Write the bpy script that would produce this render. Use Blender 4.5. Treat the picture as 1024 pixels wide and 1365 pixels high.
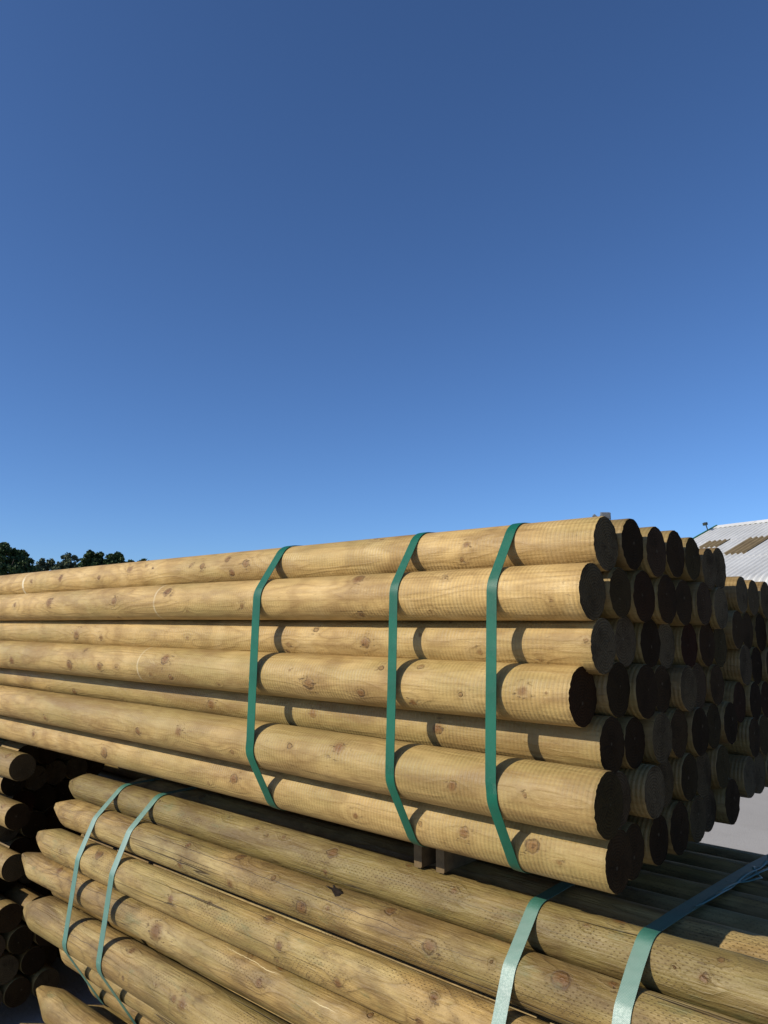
import bpy, math, random
import numpy as np
from mathutils import Vector

# ------------------------------------------------------------------ clear
for o in list(bpy.data.objects):
    bpy.data.objects.remove(o)
scn = bpy.context.scene
COL = scn.collection
RNG = np.random.default_rng(7)
random.seed(7)

# ------------------------------------------------------------------ camera
# world axes: X runs along the poles, Y away from the yard's walkway, Z up
IW, IH, FPX = 1024.0, 1365.0, 1000.0
CX, CY = IW / 2, IH / 2
CAM_H = 1.7
HORIZON, VPX = 826.0, -616.0
PITCH = math.atan((HORIZON - CY) / FPX)
TH = math.atan((CX - VPX) / FPX * math.cos(PITCH))
_fh = np.array([-math.cos(TH), math.sin(TH), 0.0])
FW = _fh * math.cos(PITCH) + np.array([0, 0, math.sin(PITCH)])
RT = np.array([math.sin(TH), math.cos(TH), 0.0])
UP = np.cross(RT, FW)
EYE = np.array([0, 0, CAM_H])

cd = bpy.data.cameras.new('camera')
cam = bpy.data.objects.new('camera', cd)
COL.objects.link(cam)
cam.location = EYE
cam.rotation_euler = (math.pi / 2 + PITCH, 0, math.pi / 2 - TH)
cd.sensor_fit = 'AUTO'
cd.sensor_width = 36.0
cd.lens = FPX / IH * 36.0
cd.clip_start = 0.05
cd.clip_end = 5000
scn.camera = cam
scn.render.resolution_x, scn.render.resolution_y = 768, 1024

# ------------------------------------------------------------------ sky, sun, exposure
SUN_DIR = np.array([-0.42, -0.90, 0.62])          # towards the sun
SUN_DIR = SUN_DIR / np.linalg.norm(SUN_DIR)
SUN_EL = math.asin(SUN_DIR[2])
world = bpy.data.worlds.new('World')
scn.world = world
world.use_nodes = True
wn, wl = world.node_tree.nodes, world.node_tree.links
wn.clear()
sky = wn.new('ShaderNodeTexSky')
sky.sky_type = 'NISHITA'
sky.sun_disc = False
sky.sun_elevation = SUN_EL
sky.sun_rotation = math.atan2(SUN_DIR[0], SUN_DIR[1])
sky.altitude = 0
sky.air_density = 0.72
sky.dust_density = 0.4
sky.ozone_density = 9.0
bg = wn.new('ShaderNodeBackground')
bg.inputs['Strength'].default_value = 0.14
wo = wn.new('ShaderNodeOutputWorld')
wl.new(sky.outputs[0], bg.inputs[0])
wl.new(bg.outputs[0], wo.inputs[0])

sd = bpy.data.lights.new('sun', 'SUN')
sd.energy = 5.0
sd.angle = math.radians(0.53)
sd.color = (1.0, 0.92, 0.77)
sun = bpy.data.objects.new('sun', sd)
COL.objects.link(sun)
sun.location = SUN_DIR * 30
sun.rotation_euler = Vector(-SUN_DIR).to_track_quat('-Z', 'Y').to_euler()

scn.view_settings.view_transform = 'Standard'
scn.view_settings.look = 'None'
scn.view_settings.exposure = 0.0
scn.view_settings.gamma = 1.0

# ------------------------------------------------------------------ pixel helpers
def ray(x, y):
    return FW + RT * (x - CX) / FPX - UP * (y - CY) / FPX
def at_y(x, y, Y):
    r = ray(x, y); return EYE + r * (Y / r[1])
def at_x(x, y, X):
    r = ray(x, y); return EYE + r * (X / r[0])
def at_z(x, y, Z):
    r = ray(x, y); return EYE + r * ((Z - CAM_H) / r[2])
def at_depth(x, y, d):
    return EYE + ray(x, y) * d

# ------------------------------------------------------------------ object helpers
def tag(o, label=None, cat=None, group=None, kind=None):
    if label: o['label'] = label
    if cat: o['category'] = cat
    if group: o['group'] = group
    if kind: o['kind'] = kind
    return o

def mesh_from(name, V, F, mat=None, smooth=True, uv=None):
    """F: (n,4) int array or list of tuples."""
    me = bpy.data.meshes.new(name)
    V = np.asarray(V, dtype=np.float32)
    if isinstance(F, np.ndarray):
        n, k = F.shape
        me.vertices.add(len(V)); me.vertices.foreach_set('co', V.ravel())
        me.loops.add(n * k); me.loops.foreach_set('vertex_index', F.astype(np.int32).ravel())
        me.polygons.add(n)
        me.polygons.foreach_set('loop_start', np.arange(0, n * k, k, dtype=np.int32))
        me.polygons.foreach_set('loop_total', np.full(n, k, dtype=np.int32))
    else:
        me.from_pydata(V.tolist(), [], F)
    me.update(calc_edges=True)
    if uv is not None:
        l = me.uv_layers.new(name='UVMap')
        l.data.foreach_set('uv', np.asarray(uv, dtype=np.float32).ravel())
    me.polygons.foreach_set('use_smooth', np.full(len(me.polygons), smooth))
    me.validate()
    if mat: me.materials.append(mat)
    return me

def link(name, me, parent=None, loc=(0, 0, 0)):
    o = bpy.data.objects.new(name, me)
    COL.objects.link(o)
    o.location = loc
    if parent: o.parent = parent
    return o

def empty(name, loc=(0, 0, 0)):
    return link(name, None, None, loc)

class MB:
    """collects boxes and prisms into one mesh"""
    def __init__(s): s.V = []; s.F = []
    def box(s, c, d, ax=(1, 0, 0), ay=(0, 1, 0), az=(0, 0, 1)):
        c = np.array(c); ax = np.array(ax) * d[0] / 2; ay = np.array(ay) * d[1] / 2; az = np.array(az) * d[2] / 2
        b = len(s.V)
        for i in (-1, 1):
            for j in (-1, 1):
                for k in (-1, 1): s.V.append(c + ax * i + ay * j + az * k)
        for f in ((0, 1, 3, 2), (4, 6, 7, 5), (0, 4, 5, 1), (2, 3, 7, 6), (0, 2, 6, 4), (1, 5, 7, 3)):
            s.F.append(tuple(b + q for q in f))
    def tube(s, pts, rad, n=8):
        pts = [np.array(p, float) for p in pts]
        b = len(s.V)
        for i, p in enumerate(pts):
            t = pts[min(i + 1, len(pts) - 1)] - pts[max(i - 1, 0)]
            t = t / (np.linalg.norm(t) + 1e-9)
            a = np.cross(t, [0.3, 0.9, 0.31]); a /= np.linalg.norm(a); c = np.cross(t, a)
            r = rad[i] if hasattr(rad, '__len__') else rad
            for k in range(n):
                q = 2 * math.pi * k / n
                s.V.append(p + (a * math.cos(q) + c * math.sin(q)) * r)
        for i in range(len(pts) - 1):
            for k in range(n):
                s.F.append((b + i * n + k, b + i * n + (k + 1) % n, b + (i + 1) * n + (k + 1) % n, b + (i + 1) * n + k))
        s.F.append(tuple(b + k for k in range(n))[::-1])
        s.F.append(tuple(b + (len(pts) - 1) * n + k for k in range(n)))
    def build(s, name, mat, parent=None, loc=(0, 0, 0), smooth=False, bevel=0):
        V = np.array(s.V) - np.array(loc) if parent is None else np.array(s.V)
        o = link(name, mesh_from(name, V, s.F, mat, smooth), parent, loc if parent is None else (0, 0, 0))
        if bevel:
            m = o.modifiers.new('bevel', 'BEVEL'); m.width = bevel; m.segments = 2
        return o

# ------------------------------------------------------------------ materials
class NT:
    def __init__(s, name):
        s.m = bpy.data.materials.new(name); s.m.use_nodes = True
        s.t = s.m.node_tree; s.t.nodes.clear()
        s.out = s.t.nodes.new('ShaderNodeOutputMaterial')
        s.b = s.t.nodes.new('ShaderNodeBsdfPrincipled')
        s.t.links.new(s.b.outputs[0], s.out.inputs[0])
    def n(s, kind, **kw):
        nd = s.t.nodes.new('ShaderNode' + kind)
        for k, v in kw.items(): setattr(nd, k, v)
        return nd
    def put(s, sock, v):
        if isinstance(v, bpy.types.NodeSocket): s.t.links.new(v, sock)
        elif v is not None:
            if hasattr(sock.default_value, '__len__') and len(sock.default_value) == 4 and len(v) == 3: v = (*v, 1)
            sock.default_value = v
    def math(s, op, a, b=None, c=None, clamp=False):
        nd = s.n('Math', operation=op); nd.use_clamp = clamp
        s.put(nd.inputs[0], a); s.put(nd.inputs[1], b)
        if c is not None: s.put(nd.inputs[2], c)
        return nd.outputs[0]
    def vec(s, op, a, b=None, c=None, out=0):
        nd = s.n('VectorMath', operation=op)
        s.put(nd.inputs[0], a); s.put(nd.inputs[1], b)
        if c is not None: s.put(nd.inputs[2], c)
        return nd.outputs[out]
    def noise(s, v, scale=1, detail=2, rough=0.5, dist=0, color=False):
        nd = s.n('TexNoise')
        s.put(nd.inputs['Vector'], v); nd.inputs['Scale'].default_value = scale
        nd.inputs['Detail'].default_value = detail; nd.inputs['Roughness'].default_value = rough
        nd.inputs['Distortion'].default_value = dist
        return nd.outputs[1 if color else 0]
    def ramp(s, x, a, b, lo=0.0, hi=1.0, smooth=True):
        nd = s.n('MapRange'); nd.interpolation_type = 'SMOOTHSTEP' if smooth else 'LINEAR'
        s.put(nd.inputs[0], x)
        for i, v in enumerate((a, b, lo, hi)): nd.inputs[i + 1].default_value = v
        return nd.outputs[0]
    def mix(s, f, a, b, blend='MIX'):
        nd = s.n('Mix', data_type='RGBA', blend_type=blend)
        s.put(nd.inputs[0], f); s.put(nd.inputs[6], a); s.put(nd.inputs[7], b)
        return nd.outputs[2]
    def done(s, color=None, rough=None, spec=None, bump=None):
        if color is not None: s.put(s.b.inputs['Base Color'], color)
        if rough is not None: s.put(s.b.inputs['Roughness'], rough)
        if spec is not None: s.put(s.b.inputs['Specular IOR Level'], spec)
        if bump is not None:
            nd = s.n('Bump'); nd.inputs['Strength'].default_value = 1.0; nd.inputs['Distance'].default_value = 1.0
            s.put(nd.inputs['Height'], bump); s.t.links.new(nd.outputs[0], s.b.inputs['Normal'])
        return s.m

def wood_material(name, knots, style, seed, hue=0.0, tone=1.0, scuffs=(), lines=()):
    """knots: (u, v, radius, strength) in metres on the unrolled surface; u along the pole"""
    t = NT(name)
    uvn = t.n('UVMap'); uvn.uv_map = 'UVMap'; UV = uvn.outputs[0]
    obj = t.n('TexCoord').outputs['Object']
    # the object index is the same on all parts of one pole
    rnd = t.math('FRACT', t.math('MULTIPLY', t.n('ObjectInfo').outputs['Object Index'], 0.61803))
    off = t.n('CombineXYZ'); t.put(off.inputs[0], t.math('MULTIPLY_ADD', rnd, 37.0, seed * 3.17))
    P = t.vec('ADD', obj, off.outputs[0])
    sep = t.n('SeparateXYZ'); t.put(sep.inputs[0], UV); U, V = sep.outputs[0], sep.outputs[1]
    turned = style == 'turned'
    # --- knots: nearest-knot field in units of the knot radius, plus each knot's own strength
    wob = t.vec('SUBTRACT', t.noise(P, 55, 3, 0.6, color=True), (0.5, 0.5, 0.5))
    uvw = t.vec('MULTIPLY_ADD', wob, (0.016, 0.013, 0), UV)
    kd, km = None, None
    for (u, v, s, w) in knots:
        q = t.vec('MULTIPLY_ADD', uvw, (1 / (1.2 * s), 1 / s, 0), (-u / (1.2 * s), -v / s, 0))
        l = t.vec('LENGTH', q, out=1)
        m = t.ramp(l, 0.35, 1.30, w, 0)
        kd = l if kd is None else t.math('SMOOTH_MIN', kd, l, 1.2)
        km = m if km is None else t.math('MAXIMUM', km, m)
    if kd is None:
        kd = t.math('ADD', 50.0, 0.0); km = t.math('ADD', 0.0, 0.0)
    # --- growth rings cut by the surface: long cathedral figures, swirling round knots
    low = t.noise(t.vec('MULTIPLY', P, (1.5, 11.0, 11.0)), 1.0, 2.0, 0.5)
    near = t.math('POWER', 2.718, t.math('MULTIPLY', kd, -0.38))
    g = t.math('ADD', t.math('MULTIPLY', low, 11.0 if turned else 8.0), t.math('MULTIPLY', near, 1.9))
    saw = t.math('PINGPONG', g, 0.5)
    ring = t.math('POWER', t.math('MULTIPLY', saw, 2.0), 2.0 if turned else 3.5)
    streak = t.noise(t.vec('MULTIPLY', P, (6, 190, 190)), 1.0, 3, 0.6)
    blotch = t.noise(t.vec('MULTIPLY', P, (1.6, 6, 6)), 1.0, 3, 0.6)
    blot2 = t.noise(t.vec('MULTIPLY', P, (7, 18, 18)), 1.0, 5, 0.68)
    patch = t.noise(t.vec('MULTIPLY', P, (2.6, 9, 9)), 1.0, 4, 0.6, 0.6)
    fine = t.noise(P, 420, 3, 0.65)
    if turned:
        light, dark, green, brown = (0.50, 0.335, 0.122), (0.25, 0.145, 0.044), (0.30, 0.23, 0.078), (0.185, 0.105, 0.033)
        rstr = 0.50
    else:
        light, dark, green, brown = (0.34, 0.222, 0.074), (0.13, 0.075, 0.023), (0.18, 0.145, 0.044), (0.088, 0.048, 0.015)
        rstr = 0.62
    col = t.mix(t.math('MULTIPLY', ring, rstr), light, dark)
    bx = t.n('TexNoise', noise_dimensions='1D'); t.put(bx.inputs['W'], t.math('MULTIPLY_ADD', low, 0.25, t.math('MULTIPLY_ADD', rnd, 50.0, U)))
    bx.inputs['Scale'].default_value = 9.0; bx.inputs['Detail'].default_value = 3.0
    col = t.mix(t.ramp(bx.outputs[0], 0.50, 0.72, 0, 0.42), col, dark)
    col = t.mix(t.ramp(bx.outputs[0], 0.26, 0.46, 0.38, 0), col, (0.60, 0.44, 0.20) if turned else (0.42, 0.30, 0.12))
    col = t.mix(t.ramp(blotch, 0.40 - hue, 0.70 - hue, 0, 0.75), col, green)
    if not turned:
        col = t.mix(t.ramp(low, 0.50, 0.66, 0, 0.55), col, (0.40, 0.315, 0.135))
    col = t.mix(t.ramp(patch, 0.46, 0.70, 0, 0.68), col, brown)
    col = t.mix(t.ramp(streak, 0.38, 0.75, 0, 0.38), col, dark)
    col = t.mix(t.ramp(blot2, 0.48, 0.78, 0, 0.45 if turned else 0.65), col, brown)
    col = t.mix(t.ramp(blot2, 0.22, 0.42, 0.30, 0), col, (0.58, 0.43, 0.19) if turned else (0.46, 0.34, 0.15))
    col = t.mix(t.ramp(fine, 0.50, 0.78, 0, 0.22), col, brown)
    fleck = t.noise(t.vec('MULTIPLY', P, (34, 210, 210)), 1.0, 3, 0.7)
    col = t.mix(t.ramp(fleck, 0.60, 0.72, 0, 0.50 if turned else 0.65), col, tuple(q * 0.55 for q in dark))
    col = t.mix(t.ramp(fleck, 0.24, 0.38, 0.28, 0), col, (0.62, 0.46, 0.22) if turned else (0.50, 0.38, 0.18))
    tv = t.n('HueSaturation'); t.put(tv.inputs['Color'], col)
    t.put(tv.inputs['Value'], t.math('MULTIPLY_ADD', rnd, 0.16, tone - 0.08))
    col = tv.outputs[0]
    # pale rubbed rings where a strap once sat
    for (u, w, st) in scuffs:
        d = t.math('ABSOLUTE', t.math('SUBTRACT', t.math('MULTIPLY_ADD', t.noise(P, 25, 1), 0.006, U), u + 0.003))
        m = t.math('MULTIPLY', t.ramp(d, w * 0.4, w, 1, 0), t.ramp(blot2, 0.36, 0.54, 0.15, st))
        col = t.mix(m, col, (0.66, 0.58, 0.40))
    for (u0, v0, u1, v1, w, c) in lines:
        k = (v1 - v0) / (u1 - u0)
        d = t.math('SUBTRACT', t.math('SUBTRACT', V, v0), t.math('MULTIPLY', t.math('SUBTRACT', U, u0), k))
        d = t.math('ABSOLUTE', t.math('MULTIPLY_ADD', t.math('SUBTRACT', t.noise(t.vec('MULTIPLY', P, (14, 4, 4)), 1.0, 4, 0.6), 0.5), 0.016, d))
        m = t.math('MULTIPLY', t.ramp(d, w * 0.3, w, 0.8, 0), t.math('MULTIPLY', t.ramp(U, u0 - 0.01, u0 + 0.05), t.ramp(U, u1 - 0.05, u1 + 0.01, 1, 0)))
        col = t.mix(m, col, c)
    # knots: swirl of darker grain, red-brown heart, broken dark rim, torn flecks
    col = t.mix(t.math('MULTIPLY', t.math('MULTIPLY', near, near), 0.50), col, brown)
    kring = t.math('POWER', t.math('MULTIPLY', t.math('PINGPONG', t.math('MULTIPLY', kd, 2.4), 0.5), 2.0), 2)
    kc = t.mix(t.math('MULTIPLY', kring, 0.40), (0.19, 0.088, 0.022) if turned else (0.14, 0.064, 0.016), (0.07, 0.030, 0.008))
    kc = t.mix(t.ramp(fine, 0.42, 0.72, 0, 0.6), kc, (0.06, 0.027, 0.008))
    col = t.mix(km, col, kc)
    rim = t.ramp(t.math('ABSOLUTE', t.math('SUBTRACT', kd, 1.0)), 0.0, 0.30, 1, 0)
    rimn = t.math('MULTIPLY', rim, t.ramp(blot2, 0.44, 0.60, 0.0, 0.85))
    torn = t.math('MULTIPLY', t.ramp(t.noise(t.vec('MULTIPLY', P, (45, 120, 120)), 1.0, 3, 0.6), 0.60, 0.68, 0, 0.8), t.ramp(kd, 1.0, 3.4, 1, 0))
    flaw = t.math('MAXIMUM', rimn, torn)
    col = t.mix(flaw, col, (0.065, 0.034, 0.013))
    h = t.math('MULTIPLY', fine, 0.00055)
    h = t.math('MULTIPLY_ADD', streak, 0.0011 if turned else 0.0024, h)
    h = t.math('MULTIPLY_ADD', flaw, -0.0016, h)
    h = t.math('MULTIPLY_ADD', ring, 0.0006 if turned else 0.0010, h)
    h = t.math('MULTIPLY_ADD', blot2, 0.0035 if turned else 0.006, h)
    if turned:
        # cutter ripple left by the rounding machine
        ph = t.math('MULTIPLY', t.noise(t.vec('MULTIPLY', P, (9, 2.2, 2.2)), 1.0, 3, 0.55), 11.0)
        w = t.math('SINE', t.math('MULTIPLY_ADD', U, 2 * math.pi / 0.0102, ph))
        amp = t.ramp(t.noise(t.vec('MULTIPLY', P, (3.2, 10, 10)), 1.0, 3, 0.6), 0.34, 0.58, 0.10, 1.0)
        wa = t.math('MULTIPLY', w, amp)
        h = t.math('MULTIPLY_ADD', wa, 0.00046, h)
        col = t.mix(t.math('MULTIPLY', t.ramp(wa, -0.2, 1.0, 0, 1), 0.24), col, dark)
    else:
        # incising-roller slots in staggered rows
        juv = t.n('SeparateXYZ'); t.put(juv.inputs[0], t.vec('MULTIPLY_ADD', wob, (0.012, 0.005, 0), UV))
        su = t.math('MULTIPLY', juv.outputs[0], 1 / 0.0145); sv = t.math('MULTIPLY', juv.outputs[1], 1 / 0.0066)
        row = t.math('FLOOR', sv)
        fu = t.math('FRACT', t.math('ADD', su, t.math('MULTIPLY', row, 0.37)))
        fv = t.math('FRACT', sv)
        du = t.math('MULTIPLY', t.math('SUBTRACT', fu, 0.5), 2.9); dv = t.math('MULTIPLY', t.math('SUBTRACT', fv, 0.5), 3.0)
        dd = t.math('ADD', t.math('MULTIPLY', du, du), t.math('MULTIPLY', dv, dv))
        dot = t.ramp(dd, 0.04, 0.30, 1, 0)
        dm = t.math('MULTIPLY', dot, t.ramp(t.noise(t.vec('MULTIPLY', P, (4.0, 15, 15)), 1.0, 4, 0.7), 0.46, 0.62, 0, 0.75))
        col = t.mix(dm, col, (0.075, 0.043, 0.016))
        h = t.math('MULTIPLY_ADD', dm, -0.0012, h)
        # drying checks
        cn = t.noise(t.vec('MULTIPLY', P, (0.30, 15, 15)), 1.0, 3, 0.5)
        ck = t.ramp(t.math('ABSOLUTE', t.math('SUBTRACT', cn, 0.5)), 0.0006, 0.0055, 1, 0)
        ck = t.math('MULTIPLY', ck, t.ramp(t.noise(t.vec('MULTIPLY', P, (1.6, 7, 7)), 1.0, 2), 0.50, 0.58, 0, 0.9))
        col = t.mix(ck, col, (0.04, 0.024, 0.010))
        h = t.math('MULTIPLY_ADD', ck, -0.003, h)
        # green treatment stains
        col = t.mix(t.ramp(t.noise(t.vec('MULTIPLY', P, (6, 16, 16)), 1.0, 4, 0.7), 0.58, 0.74, 0, 0.6), col, (0.12, 0.125, 0.05))
    return t.done(col, t.ramp(blot2, 0.25, 0.75, 0.47, 0.66), 0.40, h)

def end_material(name):
    t = NT(name)
    obj = t.n('TexCoord').outputs['Object']
    rnd = t.n('ObjectInfo').outputs['Random']
    off = t.n('CombineXYZ'); t.put(off.inputs[0], t.math('MULTIPLY', rnd, 61.0))
    P = t.vec('ADD', obj, off.outputs[0])
    pith = t.n('CombineXYZ')
    t.put(pith.inputs[1], t.math('MULTIPLY', t.math('SUBTRACT', t.math('FRACT', t.math('MULTIPLY', rnd, 17.0)), 0.5), 0.028))
    t.put(pith.inputs[2], t.math('MULTIPLY', t.math('SUBTRACT', t.math('FRACT', t.math('MULTIPLY', rnd, 41.0)), 0.5), 0.028))
    q = t.vec('MULTIPLY', t.vec('SUBTRACT', obj, pith.outputs[0]), (0, 1, 1))
    wob = t.math('MULTIPLY', t.noise(P, 22, 2), 0.010)
    rad = t.math('ADD', t.vec('LENGTH', q, out=1), wob)
    ring = t.math('POWER', t.math('MULTIPLY', t.math('PINGPONG', t.math('MULTIPLY', rad, 1 / 0.0062), 0.5), 2), 2.2)
    big = t.noise(P, 14, 3, 0.6); fine = t.noise(P, 260, 3, 0.65)
    tint = t.n('ValToRGB'); t.put(tint.inputs[0], t.math('FRACT', t.math('MULTIPLY', rnd, 7.3)))
    e = tint.color_ramp.elements  # very dark tints: shade on the cut faces is painted into the end grain
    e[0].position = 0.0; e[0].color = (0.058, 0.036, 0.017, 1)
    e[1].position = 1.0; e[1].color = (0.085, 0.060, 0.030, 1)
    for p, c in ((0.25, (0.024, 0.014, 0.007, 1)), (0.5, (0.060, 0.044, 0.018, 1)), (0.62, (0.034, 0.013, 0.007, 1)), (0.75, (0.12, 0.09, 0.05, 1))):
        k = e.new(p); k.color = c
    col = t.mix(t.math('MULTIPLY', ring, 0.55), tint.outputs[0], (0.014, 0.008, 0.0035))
    col = t.mix(t.ramp(big, 0.45, 0.75, 0, 0.6), col, (0.018, 0.012, 0.007))
    col = t.mix(t.ramp(fine, 0.42, 0.7, 0, 0.45), col, (0.016, 0.010, 0.005))
    # star checks from the pith
    s = t.n('SeparateXYZ'); t.put(s.inputs[0], q)
    ang = t.math('ARCTAN2', s.outputs[1], s.outputs[2])
    an = t.n('TexNoise', noise_dimensions='2D'); cv = t.n('CombineXYZ')
    t.put(cv.inputs[0], t.math('MULTIPLY', ang, 2.2)); t.put(cv.inputs[1], t.math('MULTIPLY', rnd, 30.0))
    t.put(an.inputs['Vector'], cv.outputs[0]); an.inputs['Scale'].default_value = 1.0
    ck = t.ramp(t.math('ABSOLUTE', t.math('SUBTRACT', an.outputs[0], 0.52)), 0.003, 0.018, 0.8, 0)
    ck = t.math('MULTIPLY', ck, t.ramp(rad, 0.03, 0.05, 1, 0))
    col = t.mix(ck, col, (0.02, 0.012, 0.006))
    # central drill/pith fleck
    col = t.mix(t.ramp(rad, 0.006, 0.010, 0.35, 0), col, (0.16, 0.13, 0.085))
    h = t.math('MULTIPLY_ADD', fine, 0.0022, t.math('MULTIPLY', ring, 0.0008))
    return t.done(col, 0.95, 0.03, h)

def strap_material(name, c, rough, spec):
    t = NT(name)
    uvn = t.n('UVMap'); uvn.uv_map = 'UVMap'; UV = uvn.outputs[0]
    s = t.n('SeparateXYZ'); t.put(s.inputs[0], UV)
    a = t.math('SINE', t.math('MULTIPLY', s.outputs[0], 2 * math.pi / 0.0032))
    b = t.math('SINE', t.math('MULTIPLY', s.outputs[1], 2 * math.pi / 0.0036))
    weave = t.math('MULTIPLY', a, b)
    obj = t.n('TexCoord').outputs['Object']
    n = t.noise(obj, 9, 3, 0.6); f = t.noise(obj, 300, 2)
    col = t.mix(t.ramp(n, 0.35, 0.7), c, tuple(q * 0.78 for q in c))
    col = t.mix(t.ramp(f, 0.62, 0.8, 0, 0.35), col, (0.08, 0.20, 0.15))
    h = t.math('MULTIPLY_ADD', weave, 0.00010, t.math('MULTIPLY', n, 0.002))
    return t.done(col, t.ramp(f, 0.3, 0.7, rough, rough + 0.10), spec, h)

def plain_material(name, c, rough=0.7, var=0.25, scale=8, spec=0.3, metal=0, bump=0.0):
    t = NT(name)
    obj = t.n('TexCoord').outputs['Object']
    n = t.noise(obj, scale, 4, 0.6); f = t.noise(obj, scale * 14, 3, 0.6)
    col = t.mix(t.ramp(n, 0.3, 0.7), c, tuple(q * (1 - var) for q in c))
    col = t.mix(t.ramp(f, 0.45, 0.75, 0, var), col, tuple(q * 0.6 for q in c))
    t.b.inputs['Metallic'].default_value = metal
    return t.done(col, rough, spec, t.math('MULTIPLY', f, bump) if bump else None)

M_END = end_material('sawn_end_grain_shaded')
M_STRAP = strap_material('green_strapping', (0.005, 0.105, 0.062), 0.38, 0.35)
M_STRAP2 = strap_material('teal_green_strapping', (0.010, 0.13, 0.085), 0.50, 1.0)
M_STRAP2.node_tree.nodes['Principled BSDF'].inputs['IOR'].default_value = 1.8
M_BEARER = plain_material('weathered_batten', (0.17, 0.115, 0.055), 0.85, 0.4, 30, bump=0.001)
M_BARK = plain_material('dark_bark', (0.035, 0.022, 0.013), 0.9, 0.5, 60, bump=0.003)

# ------------------------------------------------------------------ poles
def smooth_noise(x, seed, freq):
    r = np.random.default_rng(seed)
    s = np.zeros_like(x)
    for k in range(3):
        s += np.sin(x * freq * (1 + k * 0.9) + r.uniform(0, 6.28)) * (0.6 ** k)
    return s / 1.96

class Pole:
    """geometry of one pole: axis along X from xl (left) to xr (right)"""
    def __init__(s, xl, xr, y, z, r, rl=None, dyl=0.0, dzl=0.0, bow=0.002, seed=0):
        s.xl, s.xr, s.y, s.z, s.r = xl, xr, y, z, r
        s.rl = r if rl is None else rl
        s.dyl, s.dzl, s.bow, s.seed = dyl, dzl, bow, seed
        s.knots = []; s.knotpx = []
    def f(s, x): return (s.xr - np.asarray(x, float)) / (s.xr - s.xl)
    def cy(s, x): return s.y + s.dyl * s.f(x) + s.bow * smooth_noise(np.asarray(x, float), s.seed * 7 + 1, 1.3)
    def cz(s, x): return s.z + s.dzl * s.f(x) + s.bow * smooth_noise(np.asarray(x, float), s.seed * 7 + 2, 1.3)
    def rad(s, x): return s.r + (s.rl - s.r) * s.f(x)
    def knot_from_pixel(s, px, py, size):
        R = ray(px, py)
        x = -2.0
        for _ in range(6):
            cy, cz, r = float(s.cy(x)), float(s.cz(x)), float(s.rad(x))
            a = R[1] ** 2 + R[2] ** 2
            b = 2 * (R[1] * (-cy) + R[2] * (CAM_H - cz))
            c = cy ** 2 + (CAM_H - cz) ** 2 - r * r
            disc = b * b - 4 * a * c
            k = (-b - math.sqrt(max(disc, 0))) / (2 * a)
            x = R[0] * k
        ang = math.atan2(CAM_H + R[2] * k - cz, R[1] * k - cy) % (2 * math.pi)
        s.knots.append((x, ang, size))

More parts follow.
